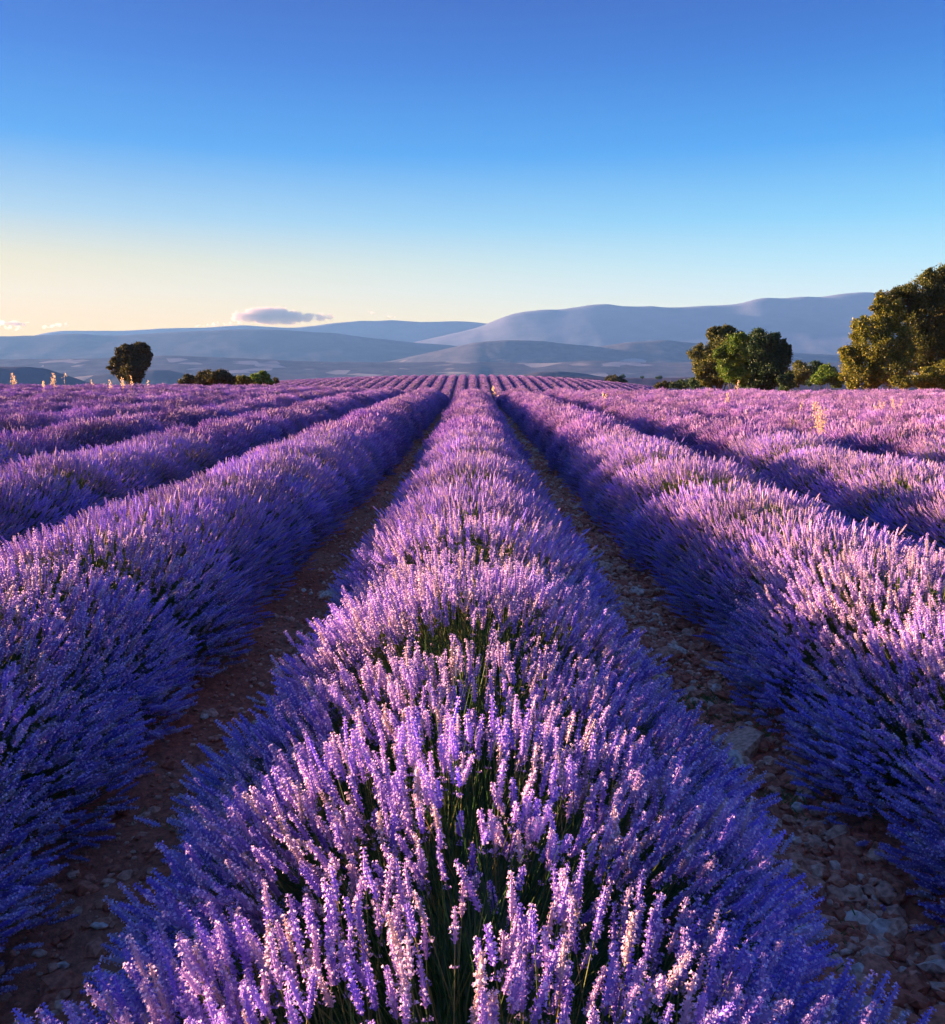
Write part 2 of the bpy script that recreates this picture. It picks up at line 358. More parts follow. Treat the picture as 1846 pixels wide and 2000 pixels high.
# ------------------------------------------------------------------ clouds (beyond the haze)
cm, ct, co = mat('cloud_vapour'); cv = ct.nodes.new('ShaderNodeVolumePrincipled')
cv.inputs['Color'].default_value = (.68, .56, .56, 1); cv.inputs['Density'].default_value = .014; cv.inputs['Anisotropy'].default_value = .5
ct.links.new(cv.outputs[0], co.inputs['Volume'])
def cloud(label, blobs, D=9500, dens=1):
    b = MB(); pts = []
    p0 = at(blobs[0][0], blobs[0][1], D)
    import bmesh
    bm = bmesh.new()
    for (px, py, rx, ry) in blobs:
        n = max(3, int(rx / 3))
        for k in range(n * 2):
            q = at(px + random.uniform(-rx, rx) * .8, py + random.uniform(-ry, ry) * .55, D + random.uniform(-60, 60)) - p0
            r = ry * random.uniform(.4, .85) * D / F
            ms = Matrix.Translation(q) @ Matrix.Diagonal((1.6, 1.6, 1, 1)) @ Matrix.Scale(r, 4)
            bmesh.ops.create_icosphere(bm, subdivisions=2, radius=1, matrix=ms)
    me = bpy.data.meshes.new('cloud'); bm.to_mesh(me); bm.free(); me.materials.append(cm)
    o = link('cloud', me, loc=p0)
    rm = o.modifiers.new('merge', 'REMESH'); rm.mode = 'VOXEL'; rm.voxel_size = 9 if D > 5000 else 5
    tx = bpy.data.textures.new('cloud_relief', 'CLOUDS'); tx.noise_scale = 36; tx.noise_depth = 5
    dm = o.modifiers.new('relief', 'DISPLACE'); dm.texture = tx; dm.strength = 80; dm.mid_level = .55; dm.texture_coords = 'LOCAL'
    tag(o, label, 'cloud', 'small clouds above the hills'); return o
cloud('largest grey cloud with glowing rims above the left ridge', [(478, 620, 24, 10), (508, 618, 24, 15), (545, 620, 34, 15), (582, 619, 24, 11), (522, 606, 22, 9), (540, 608, 14, 8)])
cloud('smooth grey cloud just right of the largest cloud', [(635, 620, 20, 7), (608, 615, 8, 5)])
cloud('thin glowing cloud strip low left of the largest cloud', [(440, 632, 34, 4), (405, 636, 30, 3)])
cloud('tiny grey cloud high over the central skyline', [(728, 609, 11, 3.5)])
cloud('faint wisp of cloud right of the tiny grey cloud', [(765, 618, 10, 2.5)])
cloud('bright cloud cluster at the far left edge', [(10, 630, 22, 6), (40, 632, 18, 5), (24, 641, 18, 4)])
cloud('small bright cloud over the left end of the hills', [(122, 633, 12, 4), (92, 637, 16, 4)])

# ------------------------------------------------------------------ lavender stems: variants
def stem_pts(L, bend, az):
    pts = []
    for i in range(6):
        t = i / 5; o = bend * t * t
        pts.append((math.cos(az) * o, math.sin(az) * o, L * t))
    return pts
def build_stem(seed, lod):
    rd = random.Random(seed); L = .50; bend = rd.uniform(.0, .07); az = rd.uniform(0, 6.28)
    P = [Vector(p) for p in stem_pts(L, bend, az)]
    def along(t):
        t = min(max(t, 0), 1) * 5; i = min(int(t), 4); return P[i].lerp(P[i + 1], t - i)
    st = MB(); k = 5 if lod == 0 else 3
    st.tube(P, [.0013, .0013, .0012, .0011, .001, .0006], k, 0)
    if lod == 0 and rd.random() < .5:      # narrow leaves low on the stem
        for q in range(3):
            c = along(rd.uniform(.1, .5)); a = rd.uniform(0, 6.28)
            st.leaf(c, (math.cos(a) * .4, math.sin(a) * .4, 1), (math.sin(a), -math.cos(a), 0), rd.uniform(.04, .07), .002, 0)
    sp = MB(); SL = rd.uniform(.050, .088); t0 = 1 - SL / L
    nw = int(SL / .0068) if lod == 0 else int(SL / .010)
    core = [along(t0 + (1 - t0) * i / 5) for i in range(6)]
    sp.tube(core, [.002, .0032, .0034, .0030, .0022, .0008] if lod == 0 else [.002, .0036, .0038, .0034, .0026, .0008], 5 if lod == 0 else 4, 0)
    lv = [(i + .5) / nw for i in range(nw)]
    heads = [(t0 + (1 - t0) * q, q) for q in lv]
    if rd.random() < .55: heads.append((t0 - rd.uniform(.035, .07), .15))
    for t, q in heads:
        c = along(t); d = (along(t + .02) - along(t - .02)).normalized(); a0 = rd.uniform(0, 6.28)
        rad = (math.sin(math.pi * min(1, .22 + q * .78)) * .6 + .4)
        nk = 7 if lod == 0 else 4
        for j in range(nk):
            a = a0 + 6.283 * j / nk + rd.uniform(-.25, .25)
            u = d.orthogonal().normalized(); vv = d.cross(u)
            out = (u * math.cos(a) + vv * math.sin(a)); dr = (out * rd.uniform(.7, 1.1) + d * rd.uniform(.5, 1)).normalized()
            if lod == 0:
                sp.spindle(c + out * .002, dr, .0068 * rad * rd.uniform(.7, 1.25), .0013, 0, 4)
                if rd.random() < .27:
                    b = c + out * .002 + dr * .0060 * rad; n = 4
                    for z in range(n):
                        aa = 6.28 * z / n + rd.uniform(-.4, .4); e1 = dr.orthogonal().normalized(); e2 = dr.cross(e1)
                        pd = (e1 * math.cos(aa) + e2 * math.sin(aa)) * .9 + dr * .6
                        sp.leaf(b, pd, dr, rd.uniform(.0031, .0047), .0017, 1)
            else:
                sp.spindle(c + out * .001, dr, .0082 * rad * rd.uniform(.75, 1.25), .0017, 1 if rd.random() < .33 else 0, 3)
    return st, sp

src = {}
def make_sources(key, n, lod, base):
    c = bpy.data.collections.new('source_' + key); parts = []
    for i in range(n):
        st, sp = build_stem(base + i, lod)
        ms = st.mesh('stem', [M['stem']]); mp = sp.mesh('flower_spike', [M['calyx'], M['petal']])
        j = MB(); j.v = st.v + sp.v; off = st.n
        j.f = st.f + [tuple(a + off for a in f) for f in sp.f]; j.m = [0] * len(st.f) + [1 + a for a in sp.m]
        me = j.mesh('lavender_stem', [M['stem'], M['calyx'], M['petal']])
        o = bpy.data.objects.new('source_%s_%02d' % (key, i), me); c.objects.link(o); parts.append((ms, mp))
    src[key] = c; return parts
near_parts = make_sources('near', 14, 0, 100)
make_sources('mid', 12, 1, 300)
def tuft_source(key, n, count, spread, L, fat):
    c = bpy.data.collections.new('source_' + key)
    for i in range(n):
        rd = random.Random(900 + i + len(key) * 37); b = MB()
        for s in range(count):
            a = rd.uniform(0, 6.28); r = spread * math.sqrt(rd.random()); 
            tip = Vector((math.cos(a) * r, math.sin(a) * r, L + rd.uniform(-.07, .05))); root = Vector((tip.x * .45, tip.y * .45, L - .28))
            d = (tip - root).normalized()
            b.tube([root, tip - d * .08], [.0022 * fat, .0018 * fat], 3, 0, cap=False)
            SL = rd.uniform(.07, .11); b0 = tip - d * SL
            b.spindle(b0, d, SL, .0078 * fat, 1, 4)
            for q in range(4):
                a2 = rd.uniform(0, 6.28); u = d.orthogonal().normalized(); v2 = d.cross(u); o_ = (u * math.cos(a2) + v2 * math.sin(a2))
                b.spindle(b0 + d * SL * rd.uniform(.1, .85), o_ * .8 + d, .017 * fat, .0045 * fat, 2 if rd.random() < .4 else 1, 3)
        me = b.mesh('tuft', [M['stem'], M['calyx_far'], M['petal']]); o = bpy.data.objects.new('source_%s_%02d' % (key, i), me); c.objects.link(o)
    src[key] = c
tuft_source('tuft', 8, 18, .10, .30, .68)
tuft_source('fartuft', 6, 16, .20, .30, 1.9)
c = bpy.data.collections.new('source_blades')
for i in range(6):
    rd = random.Random(40 + i); b = MB()
    for s in range(9):
        a = rd.uniform(0, 6.28); le = rd.uniform(0.05, .35); L = rd.uniform(.26, .44); x0 = Vector((rd.uniform(-.05, .05), rd.uniform(-.05, .05), 0)); wd = .0016
        pts = [x0 + Vector((math.cos(a) * le * L * t * t, math.sin(a) * le * L * t * t, L * t)) for t in (0, .35, .7, 1)]
        b.tube(pts, [wd, wd, wd * .8, wd * .2], 3, 0, cap=False)
    me = b.mesh('blades', [M['blade']]); c.objects.link(bpy.data.objects.new('source_blades_%02d' % i, me))
src['blades'] = c
# pebbles
def stone_mesh(seed, mt, sub=2, flat=.6):
    import bmesh
    rd = random.Random(seed); bm = bmesh.new(); bmesh.ops.create_icosphere(bm, subdivisions=sub, radius=1)
    off = Vector((rd.uniform(0, 99), rd.uniform(0, 99), rd.uniform(0, 99)))
    planes = [(Vector((rd.gauss(0, 1), rd.gauss(0, 1), rd.gauss(0, 1))).normalized(), rd.uniform(.55, .9)) for _ in range(7)]
    for v in bm.verts:
        p = v.co * (1 + .28 * mnoise.noise(v.co * 1.3 + off))
        for n, d in planes:
            e = p.dot(n) - d
            if e > 0: p = p - n * e * .85
        p = p * (1 + .07 * mnoise.noise(v.co * 4 + off))
        v.co = Vector((p.x * rd_x[seed % 5], p.y, p.z * flat))
    me = bpy.data.meshes.new('stone'); bm.to_mesh(me); bm.free(); me.materials.append(mt)
    return me
rd_x = [1.0, 1.25, 1.5, .85, 1.15]
stone_meshes = [stone_mesh(i, M['stone'], 1 if i % 2 else 2) for i in range(12)]
c = bpy.data.collections.new('source_pebbles')
for i, me in enumerate(stone_meshes[1::2]): c.objects.link(bpy.data.objects.new('source_pebble_%02d' % i, me))
src['pebbles'] = c

_groups = {}
def gn_group(key):
    if key in _groups: return _groups[key]
    g = bpy.data.node_groups.new('scatter_' + key, 'GeometryNodeTree')
    g.interface.new_socket('Geometry', in_out='INPUT', socket_type='NodeSocketGeometry'); g.interface.new_socket('Geometry', in_out='OUTPUT', socket_type='NodeSocketGeometry')
    N = g.nodes; L = g.links; gi = N.new('NodeGroupInput'); go = N.new('NodeGroupOutput')
    ci = N.new('GeometryNodeCollectionInfo'); ci.inputs[0].default_value = src[key]; ci.inputs[1].default_value = True; ci.inputs[2].default_value = True
    def attr(n, ty):
        a = N.new('GeometryNodeInputNamedAttribute'); a.data_type = ty; a.inputs[0].default_value = n; return a.outputs[0]
    ip = N.new('GeometryNodeInstanceOnPoints'); L.new(gi.outputs[0], ip.inputs['Points']); L.new(ci.outputs[0], ip.inputs['Instance']); ip.inputs['Pick Instance'].default_value = True
    L.new(attr('vi', 'INT'), ip.inputs['Instance Index'])
    er = N.new('FunctionNodeEulerToRotation'); L.new(attr('rot', 'FLOAT_VECTOR'), er.inputs[0]); L.new(er.outputs[0], ip.inputs['Rotation'])
    L.new(attr('sc', 'FLOAT_VECTOR'), ip.inputs['Scale']); L.new(ip.outputs[0], go.inputs[0]); _groups[key] = g; return g

def eulers(d, spin):
    d = d / np.linalg.norm(d, axis=1, keepdims=True)
    b = np.arccos(np.clip(d[:, 2], -1, 1)); c = np.arctan2(d[:, 1], d[:, 0]); s = spin
    cb, sb, cc, sc, cs, ss = np.cos(b), np.sin(b), np.cos(c), np.sin(c), np.cos(s), np.sin(s)
    m00 = cc * cb * cs - sc * ss; m10 = sc * cb * cs + cc * ss; m20 = -sb * cs; m21 = sb * ss; m22 = cb
    return np.stack([np.arctan2(m21, m22), -np.arcsin(np.clip(m20, -1, 1)), np.arctan2(m10, m00)], -1)

def scatter(name, key, pos, rot, sc, parent=None):
    n = len(pos)
    if n == 0: return None
    me = bpy.data.meshes.new(name); me.vertices.add(n); me.vertices.foreach_set('co', np.asarray(pos, dtype=np.float32).ravel())
    a = me.attributes.new('rot', 'FLOAT_VECTOR', 'POINT'); a.data.foreach_set('vector', np.asarray(rot, dtype=np.float32).ravel())
    a = me.attributes.new('sc', 'FLOAT_VECTOR', 'POINT'); sc = np.asarray(sc, dtype=np.float32)
    if sc.ndim == 1: sc = np.repeat(sc[:, None], 3, 1)
    a.data.foreach_set('vector', sc.ravel())
    a = me.attributes.new('vi', 'INT', 'POINT'); a.data.foreach_set('value', rng.integers(0, len(src[key].objects), n).astype(np.int32))
    o = link(name, me, parent); md = o.modifiers.new('scatter', 'NODES'); md.node_group = gn_group(key); o['kind'] = 'stuff'; return o

# ------------------------------------------------------------------ lavender rows
HH, HW = .60, .70
def bushes(y0, y1, rd):
    out = []; y = y0
    while y < y1:
        s = rd.uniform(.58, .78); out.append((y + s / 2, s, rd.uniform(.90, 1.10), rd.uniform(.92, 1.07))); y += s
    return out
def row_dome(bs, tipy):
    """height/width factors at y from the nearest bush"""
    cy = np.array([b[0] for b in bs]); s = np.array([b[1] for b in bs]); h = np.array([b[2] for b in bs]); wv = np.array([b[3] for b in bs])
    i = np.clip(np.searchsorted(cy, tipy), 1, len(cy) - 1); i = np.where(np.abs(tipy - cy[i - 1]) < np.abs(tipy - cy[i]), i - 1, i)
    u = (tipy - cy[i]) / (s[i] * .5)
    return i, u, h[i], wv[i]

def stems_for(xc, bs, y0, y1, per_m, seed, jit=.10):
    r = np.random.default_rng(seed); n = int((y1 - y0) * per_m)
    y = r.uniform(y0, y1, n); i, u, hf, wf = row_dome(bs, y); u = np.clip(u, -1.3, 1.3)
    ph = r.uniform(-1.0, 1.0, n); ph = np.sign(ph) * np.abs(ph) ** .86 * R(97)
    bump = 1 - (.10 if xc == 0 else .065) * u ** 2
    rr = (1 - np.abs(r.normal(0, jit, n)) + r.normal(0, .02, n)) * bump
    sx = np.sign(np.sin(ph)) * np.abs(np.sin(ph)) ** .92; cz = np.clip(np.cos(ph), -.1, 1) ** .85 if False else np.sign(np.cos(ph)) * np.abs(np.cos(ph)) ** .8
    wide = 1 + .11 * (1 - sstep(2.0, 3.6, y))
    rr = rr + np.where(r.random(n) < .05, r.uniform(.03, .11, n), 0)
    tx = xc + HW * wf * wide * sx * rr + r.normal(0, .012, n); z0 = .13
    tz = z0 + (HH * hf - z0) * cz * rr + r.normal(0, .012, n)
    al = u * R(26) + r.normal(0, R(9), n); pd = ph * .80 + r.normal(0, R(7), n)
    d = np.stack([np.sin(pd), np.tan(al) * .9, np.cos(pd) + .06], -1); d /= np.linalg.norm(d, axis=1, keepdims=True)
    gzv = gz(tx, y); tip = np.stack([tx, y, tz + gzv], -1)
    return tip, d, ph

def core_mesh(xc, bs, y0, y1, step, scale, mt, nseg=14, lift=0.0, rough=.05):
    n = max(3, int((y1 - y0) / step)); yv = np.linspace(y0, y1, n); i, u, hf, wf = row_dome(bs, yv)
    th = np.linspace(-math.pi / 2, math.pi / 2, nseg); Y, T = np.meshgrid(yv, th, indexing='ij')
    bump = (1 - .09 * np.clip(u, -1, 1) ** 2)[:, None]; nz = 1 + (fbm(Y * 6 + xc * 3, T * 4, 3) - .5) * rough * 4
    X = xc + HW * wf[:, None] * np.sin(T) * scale * bump * nz; Z = HH * hf[:, None] * np.abs(np.cos(T)) ** .8 * scale * bump * nz + lift
    Z = Z + gz(X, Y) - .02
    V = np.stack([X, Y, Z], -1); V[0, :, 2] = gz(X[0], Y[0]) - .05; V[-1, :, 2] = gz(X[-1], Y[-1]) - .05
    return mesh_np('leafy_mound', V.reshape(-1, 3), grid_faces(n, nseg), mt, smooth=True)

ORD = ['', 'first', 'second', 'third', 'fourth', 'fifth', 'sixth', 'seventh', 'eighth', 'ninth', 'tenth', 'eleventh', 'twelfth', 'thirteenth', 'fourteenth', 'fifteenth', 'sixteenth', 'seventeenth', 'eighteenth', 'nineteenth', 'twentieth', 'twenty-first', 'twenty-second', 'twenty-third']
NEAR_R, MID_R = 4.3, 11.0
def ymax_row(xc): return float(crest_y(xc)) + 10
def lavender_row(k):
    xc = k * ROW; y0 = -1.2 if k == 0 else (0.4 if abs(k) < 2 else 1.2 * abs(k) - .5); y1 = ymax_row(xc)
    rd = random.Random(500 + k); bs = bushes(y0 - 1, y1 + 1, rd)
    root = empty('lavender_row', (0, 0, 0))
    if k == 0: lb = 'middle lavender row running straight away from the viewer, biggest flower spikes'
    elif abs(k) == 1: lb = 'lavender row directly %s of the middle row, beyond the %s furrow' % (('right', 'stonier') if k > 0 else ('left', 'smoother'))
    else: lb = '%s lavender row to the %s of the middle row' % (ORD[abs(k)], 'right' if k > 0 else 'left')
    tag(root, lb, 'lavender row', 'lavender rows of the near field')
    link('leafy_mound', core_mesh(xc, bs, y0, y1, .12, .56 if abs(k) < 3 else .66, M['core']), root)
    # single stems out to MID_R
    ym = math.sqrt(max(MID_R ** 2 - xc ** 2, 0)) if abs(xc) < MID_R else 0
    if ym > y0:
        tip, d, ph = stems_for(xc, bs, y0, ym, 2500, 10 + k)
        n = len(tip); dist = np.linalg.norm(tip - np.array([0, 0, HC]), axis=1)
        L = rng.uniform(.86, 1.1, n); sc = L; pos = tip - d * (.5 * L)[:, None]; rot = eulers(d, rng.uniform(0, 6.28, n))
        vis = (tip[:, 1] > .05 * 1) & (np.abs(tip[:, 0]) < .75 * np.maximum(tip[:, 1], 0) + 1.2)
        near = (dist < NEAR_R) & vis
        mid = (~(dist < NEAR_R)) & vis
        if k == 0:
            # the 300 flower stems that show largest are parts of their own
            rel = tip - np.array([0, 0, HC]); fy = rel[:, 1] * math.cos(PITCH) - rel[:, 2] * math.sin(PITCH); fz = rel[:, 1] * math.sin(PITCH) + rel[:, 2] * math.cos(PITCH)
            inside = (fy > .2) & (np.abs(rel[:, 0] / fy) < .55) & (np.abs(fz / fy) < .6) & (ph > -1.3) & (ph < 1.2)
            order = np.argsort(np.where(inside & near, dist - .25 * tip[:, 2], 99))[:300]
            sel = np.zeros(n, bool); sel[order] = True; near &= ~sel
            for q in order:
                v = rng.integers(0, len(near_parts)); ms, mp = near_parts[v]
                o = bpy.data.objects.new('flower_stem', ms); o.parent = root; o.location = pos[q]; o.rotation_euler = rot[q]; o.scale = (sc[q],) * 3; COL.objects.link(o)
                s = bpy.data.objects.new('flower_spike', mp); s.parent = o; COL.objects.link(s)
        keep = rng.random(n) < .82; near &= keep      # the nearest flowers stand a little more open
        scatter('flower_stems', 'near', pos[near], rot[near], sc[near], root)
        scatter('flower_stems', 'mid', pos[mid], rot[mid], sc[mid] * 1.0, root)
        # green leaf shoots between the stems
        nb = int((min(ym, 7) - y0) * 380) if ym > 1 else 0
        if nb > 0:
            yb = rng.uniform(y0, min(ym, 7), nb); i, u, hf, wf = row_dome(bs, yb); pb = rng.uniform(-1, 1, nb) * R(80)
            dd = np.stack([np.sin(pb), rng.normal(0, .2, nb) + u * .3, np.cos(pb) + .1], -1)
            xb = xc + .12 * np.sin(pb); zb = gz(xb, yb) + .06 + .05 * np.cos(pb)
            scatter('leaf_shoots', 'blades', np.stack([xb, yb, zb], -1), eulers(dd, rng.uniform(0, 6.28, nb)), rng.uniform(.8, 1.05, nb), root)
    ya = max(ym, y0)
    tip, d, ph = stems_for(xc, bs, ya, y1, 215, 60 + k, .05)
    far = tip[:, 1] * .75 + 2 > np.abs(tip[:, 0])
    tip, d = tip[far], d[far]; n = len(tip)
    scatter('flower_clumps', 'tuft', tip - d * .31, eulers(d, rng.uniform(0, 6.28, n)), rng.uniform(.9, 1.15, n), root)
    return root
for k in range(-15, 12): lavender_row(k)

# far hill rows
def far_row(k):
    xc = k * ROW; bs = bushes(80, 186, random.Random(k + 99))
    root = empty('lavender_row', (0, 0, 0))
    if k == 0: lb = 'distant lavender row on the far rise, straight behind the middle row'
    else: lb = 'distant lavender row on the far rise, %s to the %s of the one straight ahead' % (ORD[abs(k)], 'right' if k > 0 else 'left')
    tag(root, lb, 'lavender row', 'lavender rows on the far rise')
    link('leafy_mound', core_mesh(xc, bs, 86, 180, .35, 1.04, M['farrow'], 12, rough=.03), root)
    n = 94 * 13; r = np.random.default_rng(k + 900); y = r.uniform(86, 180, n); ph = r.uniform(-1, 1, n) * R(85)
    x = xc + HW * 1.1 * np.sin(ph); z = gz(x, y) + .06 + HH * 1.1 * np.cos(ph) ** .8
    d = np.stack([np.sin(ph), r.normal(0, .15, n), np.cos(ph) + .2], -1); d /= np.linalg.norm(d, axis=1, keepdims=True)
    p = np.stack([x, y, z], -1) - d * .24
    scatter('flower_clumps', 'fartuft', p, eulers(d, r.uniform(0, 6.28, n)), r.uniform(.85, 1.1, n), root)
for k in range(-22, 22): far_row(k)

# ------------------------------------------------------------------ stones in the furrows
def ground_at(px, py):
    """point of the ground seen at a pixel"""
    d = at(px, py, 1.0) - Vector((0, 0, HC)); t = .5
    for _ in range(4000):
        p = Vector((0, 0, HC)) + d * t
        if p.z <= float(gz(p.x, p.y)): return p
        t *= 1.002
    return p
n_s = 0; stones_xy = []
r = np.random.default_rng(5)
cand = []
for side, lim, cnt in ((1, 7.5, 255), (-1, 5.5, 40)):
    for q in range(cnt):
        y = .9 + (lim - .9) * r.random() ** 1.25; x = side * .9 + r.normal(0, .13); cand.append((x, y, r.gamma(2.0, .010) + .011, side))
for x, y, s, side in cand:
    o = bpy.data.objects.new('stone', stone_meshes[r.integers(0, 12)]); o.parent = ground
    o.location = (x, y, float(gz_micro(x, y)) + s * .12); o.rotation_euler = (r.normal(0, .3), r.normal(0, .3), r.uniform(0, 6.28)); o.scale = (s, s * r.uniform(.7, 1), s * r.uniform(.7, 1)); COL.objects.link(o)
big = [(1432, 1487, 62, 30, 'largest pale stone at the edge of the right furrow', 'pale'), (1448, 1505, 32, 22, 'narrow pale stone leaning against the largest stone', 'pale'),
       (1725, 1818, 50, 36, 'big grey angular stone in the right furrow near the bottom corner', 'pale'), (1565, 1820, 66, 20, 'flat pale stone half hidden under the middle row flowers', 'pale'),
       (1590, 1622, 42, 20, 'long smooth stone lying across the right furrow', 'stone'), (1655, 1700, 38, 28, 'dark red stone in the shade of the right row', 'stone'),
       (1516, 1580, 30, 26, 'round reddish stone in the middle of the right furrow', 'stone'), (1557, 1583, 24, 20, 'round blue grey stone among red stones in the furrow', 'pale'),
       (1680, 1910, 40, 28, 'angular pale stone low in the right furrow', 'pale'), (170, 1735, 44, 22, 'large reddish rock in the left furrow', 'stone'), (195, 1812, 28, 9, 'flat white stone in the left furrow beside the middle row', 'pale'), (1465, 1418, 22, 12, 'small pale stone in front of the green weeds', 'pale')]
for px, py, wpx, hpx, lb, mt in big:
    p = ground_at(px, py); dist = (p - Vector((0, 0, HC))).length; s = wpx / F * dist * .5
    m_ = stone_mesh(int(px), M[mt], 3, 1.0); o = link('rock', m_, loc=(p.x, p.y, float(gz_micro(p.x, p.y)) + s * .2))
    for v in m_.vertices: v.co.x /= max(1, rd_x[int(px) % 5])
    o.scale = (s, s * .8, s * min(1, hpx / wpx * 1.2)); o.rotation_euler = (0, 0, random.uniform(-.4, .4))
    tag(o, lb, 'stone', 'larger stones lying in the furrows')
# loose gravel
for nm, side, cnt, y1 in (('gravel', 1, 26000, 26), ('gravel', -1, 6000, 20)):
    y = .7 + (y1 - .7) * r.random(cnt) ** 1.6; x = side * .9 + r.normal(0, .17, cnt); s = (r.gamma(1.8, .0035, cnt) + .004) * (1 + np.clip(y - 4, 0, 20) * .06)
    if side > 0: s *= 1.5
    g_ = scatter(nm, 'pebbles', np.stack([x, y, gz_micro(x, y) + s * .2], -1), np.stack([r.normal(0, .4, cnt), r.normal(0, .4, cnt), r.uniform(0, 6.28, cnt)], -1), s)
    tag(g_, 'loose red and pale gravel in the %s furrow' % ('right' if side > 0 else 'left'), kind='stuff')
# weeds
b = MB()
for px, py, sp_, cnt in ((1385, 1378, .10, 260), (1440, 1395, .10, 200), (1520, 1570, .06, 120), (1470, 1450, .05, 60), (1640, 1860, .06, 60), (1290, 1290, .08, 60), (400, 1600, .08, 60)):
    p = ground_at(px, py)
    for q in range(cnt):
        a = random.uniform(0, 6.28); x = p.x + random.gauss(0, sp_); y = p.y + random.gauss(0, sp_); L = random.uniform(.02, .06)
        b.leaf((x, y, float(gz(x, y)) - .005), (math.cos(a) * .8, math.sin(a) * .8, 1), (-math.sin(a), math.cos(a), .2), L, .0025)
tag(link('weeds', b.mesh('weeds', [M['weed']])), 'low green weeds growing among the furrow stones', kind='stuff')

# ------------------------------------------------------------------ trees
M['bark'] = plant_mat('bark', [(0, (.05, .038, .028)), (1, (.07, .05, .035))], 0, noise_scale=14)
def leafmat(name, a, b_, c_): return plant_mat(name, [(0, a), (.55, b_), (1, c_)], .35, island=True, noise_scale=1.1)
M['oak'] = leafmat('oak_leaves', (.025, .035, .012), (.045, .055, .015), (.11, .10, .025))
M['olive'] = leafmat('golden_green_leaves', (.055, .09, .012), (.12, .15, .018), (.32, .29, .03))
M['dark'] = leafmat('dark_evergreen_leaves', (.015, .05, .022), (.03, .08, .03), (.07, .13, .035))
M['green'] = leafmat('fresh_green_leaves', (.05, .13, .012), (.09, .19, .018), (.17, .26, .03))
M['brown'] = leafmat('dull_brown_green_leaves', (.035, .06, .014), (.07, .10, .02), (.19, .19, .03))

def tree(name, label, cat, D, blobs, leafm, trunk_px, group=None, dens=1.0, leaf=.10, trunk_r=.14, bare=0, wild=.0):
    """blobs: (px,py,rx,ry) ellipses of the crown in photo pixels at distance D; depth follows the width"""
    rd = random.Random(label); ext = []
    for x, y, rx, ry in blobs:
        if rx > 8:
            for q in range(9):
                a = rd.uniform(0, 6.28); k = rd.uniform(.14, .34); ext.append((x + math.cos(a) * rx * rd.uniform(.8, 1.16), y + math.sin(a) * ry * rd.uniform(.8, 1.16), rx * k, rx * k))
    P = [(at(x, y, D), rx * D / F, ry * D / F) for x, y, rx, ry in list(blobs) + ext]
    bx = at(trunk_px, 750, D).x; base = Vector((bx, D, float(gz(bx, D)) - .1)); root = empty(name, base); tag(root, label, cat, group)
    P = [(c + Vector((0, rd.uniform(-.5, .5) * rx, 0)), rx, rz) for c, rx, rz in P]
    zt = max(c.z for c, _, _ in P)
    tb = MB(); mid = sum((c for c, _, _ in P), Vector()) / len(P); fork = base.lerp(Vector((mid.x, mid.y, base.z + (mid.z - base.z) * .75)), .6)
    tb.tube([(0, 0, 0), (fork - base) * .5 + Vector((.05, 0, 0)), fork - base], [trunk_r * 1.25, trunk_r, trunk_r * .8], 8, 0)
    bb = MB()
    for c, rx, rz in P[:len(blobs)]:
        a = fork - base; e = c - base; m1 = a.lerp(e, .5) + Vector((rd.uniform(-.2, .2), rd.uniform(-.2, .2), .1))
        bb.tube([a, m1, e], [trunk_r * .42, trunk_r * .26, trunk_r * .08], 6, 0)
        for q in range(6):
            v = Vector((rd.gauss(0, 1), rd.gauss(0, 1), rd.gauss(.2, .8))).normalized(); e2 = e + Vector((v.x * rx, v.y * rx, v.z * rz)) * .95
            bb.tube([m1.lerp(e, rd.random()), e.lerp(e2, .5) + Vector((0, 0, .05)), e2], [trunk_r * .2, trunk_r * .12, .008], 4, 0)
    for q in range(bare):
        c, rx, rz = rd.choice(P); e = c - base; v = Vector((rd.uniform(-1, 1), rd.uniform(-1, 0), rd.uniform(.2, 1))).normalized()
        e2 = e + Vector((v.x * rx, v.y * rx, v.z * rz)) * rd.uniform(1.05, 1.3); m1 = e.lerp(e2, .6) + Vector((rd.uniform(-.1, .1), 0, .05))
        bb.tube([e, m1, e2], [.03, .016, .006], 4, 0)
    link('trunk', tb.mesh('trunk', [M['bark']], True), root); link('branches', bb.mesh('branches', [M['bark']], True), root)
    # leaves: clumps over the blobs' outer shells, loose twigs beyond, a darker inside comes from real depth
    rs = np.random.default_rng(rd.randint(0, 10 ** 6)); VV = []
    for c, rx, rz in P:
        area = rx * rx + rx * rz * 2; nc = int(area * 62 * dens) + 14
        v = rs.normal(size=(nc, 3)); v /= np.linalg.norm(v, axis=1, keepdims=True)
        rr = rs.random(nc) ** .30 * (1 + (fbm(v[:, 0] * 2.6 + c.x, v[:, 2] * 2.6 + v[:, 1] * 1.7, 3) - .5) * .75)
        cc = np.array(c - base) + v * rr[:, None] * np.array([rx, rx, rz]) + np.array([0, 0, 0])
        nl = 22
        lc = np.repeat(cc, nl, 0) + rs.normal(size=(nc * nl, 3)) * np.array([.10, .10, .09]) * (.5 + min(rx, 1.2) * .7) ; VV.append(lc)
    lc = np.concatenate(VV); zmin = gz_macro(lc[:, 0] + base.x, lc[:, 1] + base.y) - base.z; lc = lc[lc[:, 2] > zmin]
    n = len(lc); d = rs.normal(size=(n, 3)); d[:, 2] += .15; d /= np.linalg.norm(d, axis=1, keepdims=True)
    e = np.cross(d, rs.normal(size=(n, 3))); e /= np.linalg.norm(e, axis=1, keepdims=True)
    L = leaf * rs.uniform(.6, 1.3, n)[:, None]; 
    V = np.stack([lc - d * L * .5, lc + e * L * .27, lc + d * L * .5, lc - e * L * .27], 1).reshape(-1, 3)
    link('crown', mesh_np('crown', V, np.arange(n * 4).reshape(-1, 4), leafm), root)
    return root

